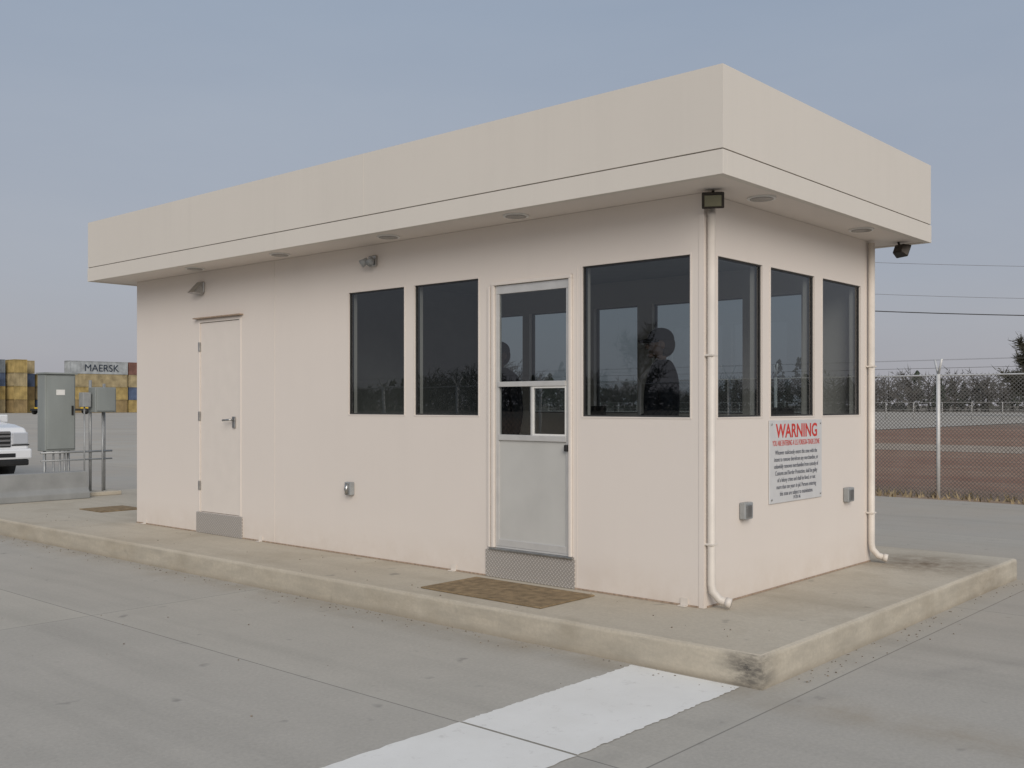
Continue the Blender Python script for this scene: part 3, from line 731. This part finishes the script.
for j,kds in enumerate(ky):
    for lev,kd in enumerate(kds): cont(71.5+3.15*j+2.44,199+[0,3.5,1,5,2,4][j],lev,kd,R90)
for lev,kds in enumerate([('yellow','blue','ochre','tan'),('tan','ochre','yellow','blue'),('yellow','rust','blue',None)]):
    for j,kd in enumerate(kds):
        if kd: cont(24+13.2*j,222+2*j,lev,kd)
for lev,kds in enumerate([('ochre','yellow'),('yellow','tan'),(None,'yellow')]):
    for j,kd in enumerate(kds):
        if kd: cont(106+13.2*j,226,lev,kd)
M_yel=simple('tractor_yellow',(.60,.40,.03),.5,var=.1)
def ytr(name,x,y,rz):
    E=empty(name,(x,y,0),rz)
    boxes('chassis',[((-2.6,-1.0,.6),(2.4,1.0,.95))],M_black,E)
    boxes('cab',[((.6,-1.0,.95),(2.1,.2,2.9))],M_yel,E,.08)
    boxes('cab_windows',[((.9,-1.02,1.9),(1.8,-1.005,2.6)),((2.105,-.8,1.8),(2.12,0,2.6))],M_dark,E)
    boxes('hood',[((.6,.2,.95),(2.5,1.0,1.6)),((2.1,-1.0,.8),(2.6,1.0,1.3))],M_yel,E,.05)
    boxes('fifth_wheel',[((-2.2,-.5,.95),(-1.0,.5,1.2))],M_yel,E)
    tubes('wheels',[([(wx,s*.75,.5),(wx,s*1.08,.5)],.5) for wx in (-1.8,1.6) for s in (-1,1)],M_black,E,16)
ytr('yard_tractor',70,168,.3); ytr('yard_tractor.001',74.5,168,2.8); ytr('yard_tractor.002',94.5,168,.1)

# ---------------------------------------------------------------- electrical rack and barrier
ER=empty('electrical_cabinet',(.05,0,0))
box('enclosure',(.64,11.62,.88),(1.10,11.88,2.03),M_elec,ER,bevel=.01)
box('enclosure_door',(.66,11.602,.91),(1.08,11.619,2.00),M_elec,ER,bevel=.006)
box('door_handle',(1.03,11.585,1.42),(1.055,11.601,1.56),M_black,ER)
boxes('label_plates',[((.80,11.5985,1.72),(.93,11.6015,1.80))],M_white,ER)
box('drip_hood',(.62,11.59,2.032),(1.12,11.89,2.055),M_elec,ER)
tubes('legs',[([(x,11.75,.19),(x,11.75,.88)],.022) for x in (.69,1.05)]+[([(x,11.70,.19),(x,11.70,.88)],.014) for x in (.80,.90,.97)],M_galv,ER)
E2=empty('meter_cabinet')
box('enclosure',(1.33,11.35,1.46),(1.66,11.58,1.84),M_elec,E2,bevel=.01)
box('enclosure_door',(1.35,11.335,1.48),(1.64,11.349,1.82),M_elec,E2,bevel=.005)
box('disconnect_box',(1.17,11.42,1.54),(1.30,11.56,1.76),M_greybox,E2,bevel=.01)
tubes('posts_and_conduits',[([(1.38,11.62,.19),(1.38,11.62,1.95)],.022),([(1.60,11.62,.19),(1.60,11.62,1.9)],.022),([(1.49,11.45,.19),(1.49,11.45,1.46)],.013),([(.6,11.56,.86),(1.72,11.60,.86)],.016),([(.6,11.56,.74),(1.72,11.60,.74)],.012),([(1.22,11.48,.19),(1.22,11.48,1.54)],.012)],M_galv,E2)
box('footing',(1.25,11.35,.1905),(1.75,11.75,.25),M_isl,E2,bevel=.01)
prof=[(-.17,.0),(-.17,.09),(-.11,.16),(-.085,.40),(.085,.40),(.11,.16),(.17,.09),(.17,.0)]
V=[];n=len(prof)
for x in (-.9,1.12):
    for d,z in prof: V.append((x,11.25+d,.191+z))
Fc=[tuple(range(n)),tuple(range(n,2*n))[::-1]]+[(i,i+n,(i+1)%n+n,(i+1)%n) for i in range(n)]
pydata('low_barrier_wall',V,Fc,simple('barrier_grey',(.27,.275,.27),.8,var=.12,scale=4,bump=.2),None,bevel=.012)
V=[]
for x in (-9.0,-.98):
    for d,z in prof: V.append((x,11.25+d*1.05,z*1.46+.001))
pydata('low_barrier_wall.001',V,Fc,bpy.data.materials['barrier_grey'],None,bevel=.012)

# ---------------------------------------------------------------- SUV
def suv(x,y,rz):
    E=empty('parked_suv',(x,y,0),rz)
    M_car,nt,b=newmat('car_white'); b.inputs['Base Color'].default_value=(.74,.75,.76,1); b.inputs['Roughness'].default_value=.25
    b.inputs['Coat Weight'].default_value=.6
    M_gl,nt,b=newmat('car_glass'); b.inputs['Base Color'].default_value=(.02,.025,.03,1); b.inputs['Roughness'].default_value=.05
    M_chr,nt,b=newmat('chrome'); b.inputs['Base Color'].default_value=(.6,.6,.6,1); b.inputs['Metallic'].default_value=1; b.inputs['Roughness'].default_value=.2
    M_hl,nt,b=newmat('headlamp'); b.inputs['Base Color'].default_value=(.45,.47,.5,1); b.inputs['Roughness'].default_value=.1
    prof=[(0.02,.45),(-.02,.62),(0,.98),(.08,1.10),(.5,1.16),(1.35,1.22),(4.75,1.20),(4.85,1.0),(4.85,.5),(4.5,.42),(4.35,.42)]
    def arch(cy,r=.43):
        return [(cy+r*math.cos(a),.40+r*math.sin(a)) for a in [math.radians(q) for q in (0,30,60,90,120,150,180)]]
    prof+=arch(3.85)+[(3.3,.40),(1.5,.40)]+arch(.98)+[(.4,.42)]
    V=[];n=len(prof)
    for s in (-.96,.96):
        for yy,zz in prof: V.append((s*(1.0 if zz<1.05 else .955)*(.965 if yy<.3 else 1),yy,zz))
    Fc=[tuple(range(n))[::-1],tuple(range(n,2*n))]+[(i,(i+1)%n,n+(i+1)%n,n+i) for i in range(n)]
    pydata('body',V,Fc,M_car,E,bevel=.05)
    gh=[(-.88,1.30,1.19),(.88,1.30,1.19),(.90,4.72,1.18),(-.90,4.72,1.18),(-.70,2.10,1.74),(.70,2.10,1.74),(.72,4.45,1.76),(-.72,4.45,1.76)]
    pydata('greenhouse',gh,BF,M_gl,E,bevel=.03)
    box('roof',(-.74,2.02,1.735),(.74,4.5,1.80),M_car,E,bevel=.03)
    pl=[]
    for s in (-1,1):
        pl.append(([(s*.89,1.28,1.20),(s*.715,2.08,1.76)],.035)); pl.append(([(s*.90,2.75,1.2),(s*.735,2.85,1.76)],.035)); pl.append(([(s*.91,4.72,1.2),(s*.73,4.47,1.76)],.05)); pl.append(([(s*.905,3.8,1.2),(s*.735,3.8,1.76)],.035))
    tubes('pillars',pl,M_car,E)
    box('grille',(-.55,-.035,.70),(.55,.0,1.03),M_black,E,bevel=.02)
    boxes('grille_bars',[((-.53,-.055,z),(.53,-.036,z+.04)) for z in (.73,.82,.91,.985)],M_chr,E)
    boxes('headlights',[((-.91,-.03,.76),(-.59,.05,1.0)),((.59,-.03,.76),(.91,.05,1.0))],M_hl,E,bevel=.02)
    boxes('headlight_surrounds',[((-.93,-.028,.73),(-.57,.0,.757)),((.57,-.028,.73),(.93,.0,.757))],M_black,E)
    boxes('bumper',[((-.95,-.12,.45),(.95,.02,.67))],M_car,E,bevel=.04)
    boxes('lower_valance',[((-.90,-.09,.32),(.90,.1,.448))],M_black,E,bevel=.03)
    boxes('bumper_intake',[((-.6,-.13,.50),(.6,-.121,.58))],M_black,E)
    box('number_plate',(-.15,-.145,.55),(.15,-.131,.65),M_white,E)
    boxes('mirrors',[((-1.16,1.45,1.18),(-.95,1.58,1.36)),((.95,1.45,1.18),(1.16,1.58,1.36))],M_car,E,bevel=.03)
    tubes('tyres',[([(s*.70,yy,.38),(s*.95,yy,.38)],.375) for yy in (.98,3.85) for s in (-1,1)],M_black,E,28)
    tubes('rims',[([(s*.955,yy,.38),(s*.965,yy,.38)],.24) for yy in (.98,3.85) for s in (-1,1)],M_chr,E,18)
suv(2.25,18.0,math.radians(2))

# ---------------------------------------------------------------- guards
M_uni=simple('uniform_dark',(.014,.016,.022),.9,var=.3,scale=20,spec=.15)
M_skin=simple('skin',(.20,.12,.085),.6,var=.08,scale=20,spec=.2)
M_hair=simple('hair',(.03,.02,.015),.8,var=.3)
def skin(name,pts,edges,rad,mat,parent,root=0,sub=2):
    me=bpy.data.meshes.new(name); me.from_pydata(pts,edges,[]); me.update()
    o=mkobj(name,me,mat,parent)
    o.modifiers.new('s','SKIN')
    sv=me.skin_vertices[0].data
    for i,rr in enumerate(rad):
        sv[i].radius=rr if isinstance(rr,tuple) else (rr,rr); sv[i].use_root=(i==root)
    m=o.modifiers.new('u','SUBSURF'); m.levels=sub; m.render_levels=sub
    o.modifiers['s'].use_smooth_shade=True
    return o
def ellip(name,c,r,mat,parent,shape=None,seg=28,rings=20):
    bm=bmesh.new(); bmesh.ops.create_uvsphere(bm,u_segments=seg,v_segments=rings,radius=1)
    for v in bm.verts:
        p=v.co.copy()
        if shape: p=shape(p)
        v.co=Vector((c[0]+p.x*r[0],c[1]+p.y*r[1],c[2]+p.z*r[2]))
    me=bpy.data.meshes.new(name); bm.to_mesh(me); bm.free()
    return mkobj(name,me,mat,parent,smooth=True)
def guard(name,x,y,z,rz,arm):
    E=empty(name,(x,y,z),rz)   # faces local -y
    el=[(.24,.03,1.10),(-.24,.03,1.10)]; wr=[(.22,-.18,.98) if arm else (.27,-.02,.86),(-.20,-.22,1.02) if arm else (-.27,-.02,.86)]
    P=[(0,0,.95),(0,-.005,1.10),(0,0,1.30),(0,.01,1.45),(0,0,1.53),(.185,.01,1.41),(-.185,.01,1.41),el[0],el[1],wr[0],wr[1],(.095,0,.88),(-.095,0,.88),(.11,-.01,.50),(-.11,-.01,.50),(.12,.02,.10),(-.12,.02,.10),(.13,-.15,.04),(-.13,-.15,.04)]
    Ed=[(0,1),(1,2),(2,3),(3,4),(3,5),(3,6),(5,7),(6,8),(7,9),(8,10),(0,11),(0,12),(11,13),(12,14),(13,15),(14,16),(15,17),(16,18)]
    Rr=[(.16,.14),(.165,.16),(.185,.16),(.10,.09),(.058,.058),(.078,.078),(.078,.078),.06,.06,.038,.038,(.09,.09),(.09,.09),.065,.065,.045,.045,(.045,.035),(.045,.035)]
    skin('body',P,Ed,Rr,M_uni,E)
    def hs(p):
        q=p.copy()
        if p.z<0: q.x*=1+.32*p.z; q.y*=1+.18*p.z
        if p.y<0: q.y*=.95
        return q
    ellip('head',(0,-.015,1.645),(.074,.095,.112),M_skin,E,hs)
    skin('neck',[(0,0,1.50),(0,-.005,1.60)],[(0,1)],[.052,.05],M_skin,E,0,1)
    ellip('nose',(0,-.112,1.635),(.013,.022,.024),M_skin,E,None,12,8)
    ellip('chin',(0,-.088,1.56),(.03,.024,.02),M_skin,E,None,12,8)
    for s in (-1,1):
        q='l' if s>0 else 'r'
        ellip('ear_'+q,(s*.076,.0,1.64),(.010,.020,.032),M_skin,E,None,12,8)
        ellip('eye_'+q,(s*.03,-.098,1.658),(.012,.008,.007),M_white,E,None,12,8)
        ellip('pupil_'+q,(s*.03,-.1055,1.658),(.005,.003,.005),M_black,E,None,10,6)
    ellip('mouth',(0,-.102,1.592),(.022,.006,.005),simple('lips',(.28,.11,.09),.5),E,None,12,8)
    ellip('hair_back',(0,.018,1.650),(.080,.090,.104),M_hair,E,lambda p:Vector((p.x,max(p.y,-.15),p.z)))
    ellip('cap_crown',(0,-.008,1.695),(.092,.108,.092),M_uni,E,lambda p:Vector((p.x,p.y,max(p.z,-.12))))
    bv=[];bf=[]
    n=10
    for i in range(n+1):
        a=math.pi+math.pi*i/n
        bv+=[(.084*math.cos(a),-.03+.085*math.sin(a),1.700),(.088*math.cos(a),-.03+.165*math.sin(a),1.680-.012*abs(math.cos(a)))]
    for i in range(n): bf.append((2*i,2*i+1,2*i+3,2*i+2))
    o=pydata('cap_brim',bv,bf,M_uni,E,smooth=True); sm=o.modifiers.new('t','SOLIDIFY'); sm.thickness=.008
    for i,s in enumerate((1,-1)):
        w=Vector(wr[i]); d=(w-Vector(el[i])).normalized()
        side=d.cross(Vector((0,0,1)) if abs(d.z)<.8 else Vector((0,1,0))).normalized(); nrm=side.cross(d).normalized()
        pm=[w-d*.01,w+d*.045,w+d*.085]
        skin('palm_%d'%i,[tuple(p) for p in pm],[(0,1),(1,2)],[(.026,.02),(.038,.016),(.036,.014)],M_skin,E,0,1)
        fl=[.062,.072,.068,.052]
        for f in range(4):
            off=side*(f-1.5)*.019; b0=w+d*.08+off; l=fl[f]
            p=[b0,b0+d*l*.5-nrm*.006,b0+d*l*.8-nrm*.022,b0+d*l*.9-nrm*.042]
            skin('finger_%d_%d'%(i,f),[tuple(q) for q in p],[(0,1),(1,2),(2,3)],[.0085,.0085,.008,.007],M_skin,E,0,1)
        b0=w+d*.03-side*.03*s
        skin('thumb_%d'%i,[tuple(b0),tuple(b0+d*.03-side*.02*s),tuple(b0+d*.058-side*.026*s-nrm*.01)],[(0,1),(1,2)],[.011,.010,.008],M_skin,E,0,1)
guard('security_guard',.97,.97,FL,math.radians(218),True)
guard('security_guard.001',1.42,3.15,FL,math.radians(-100),False)
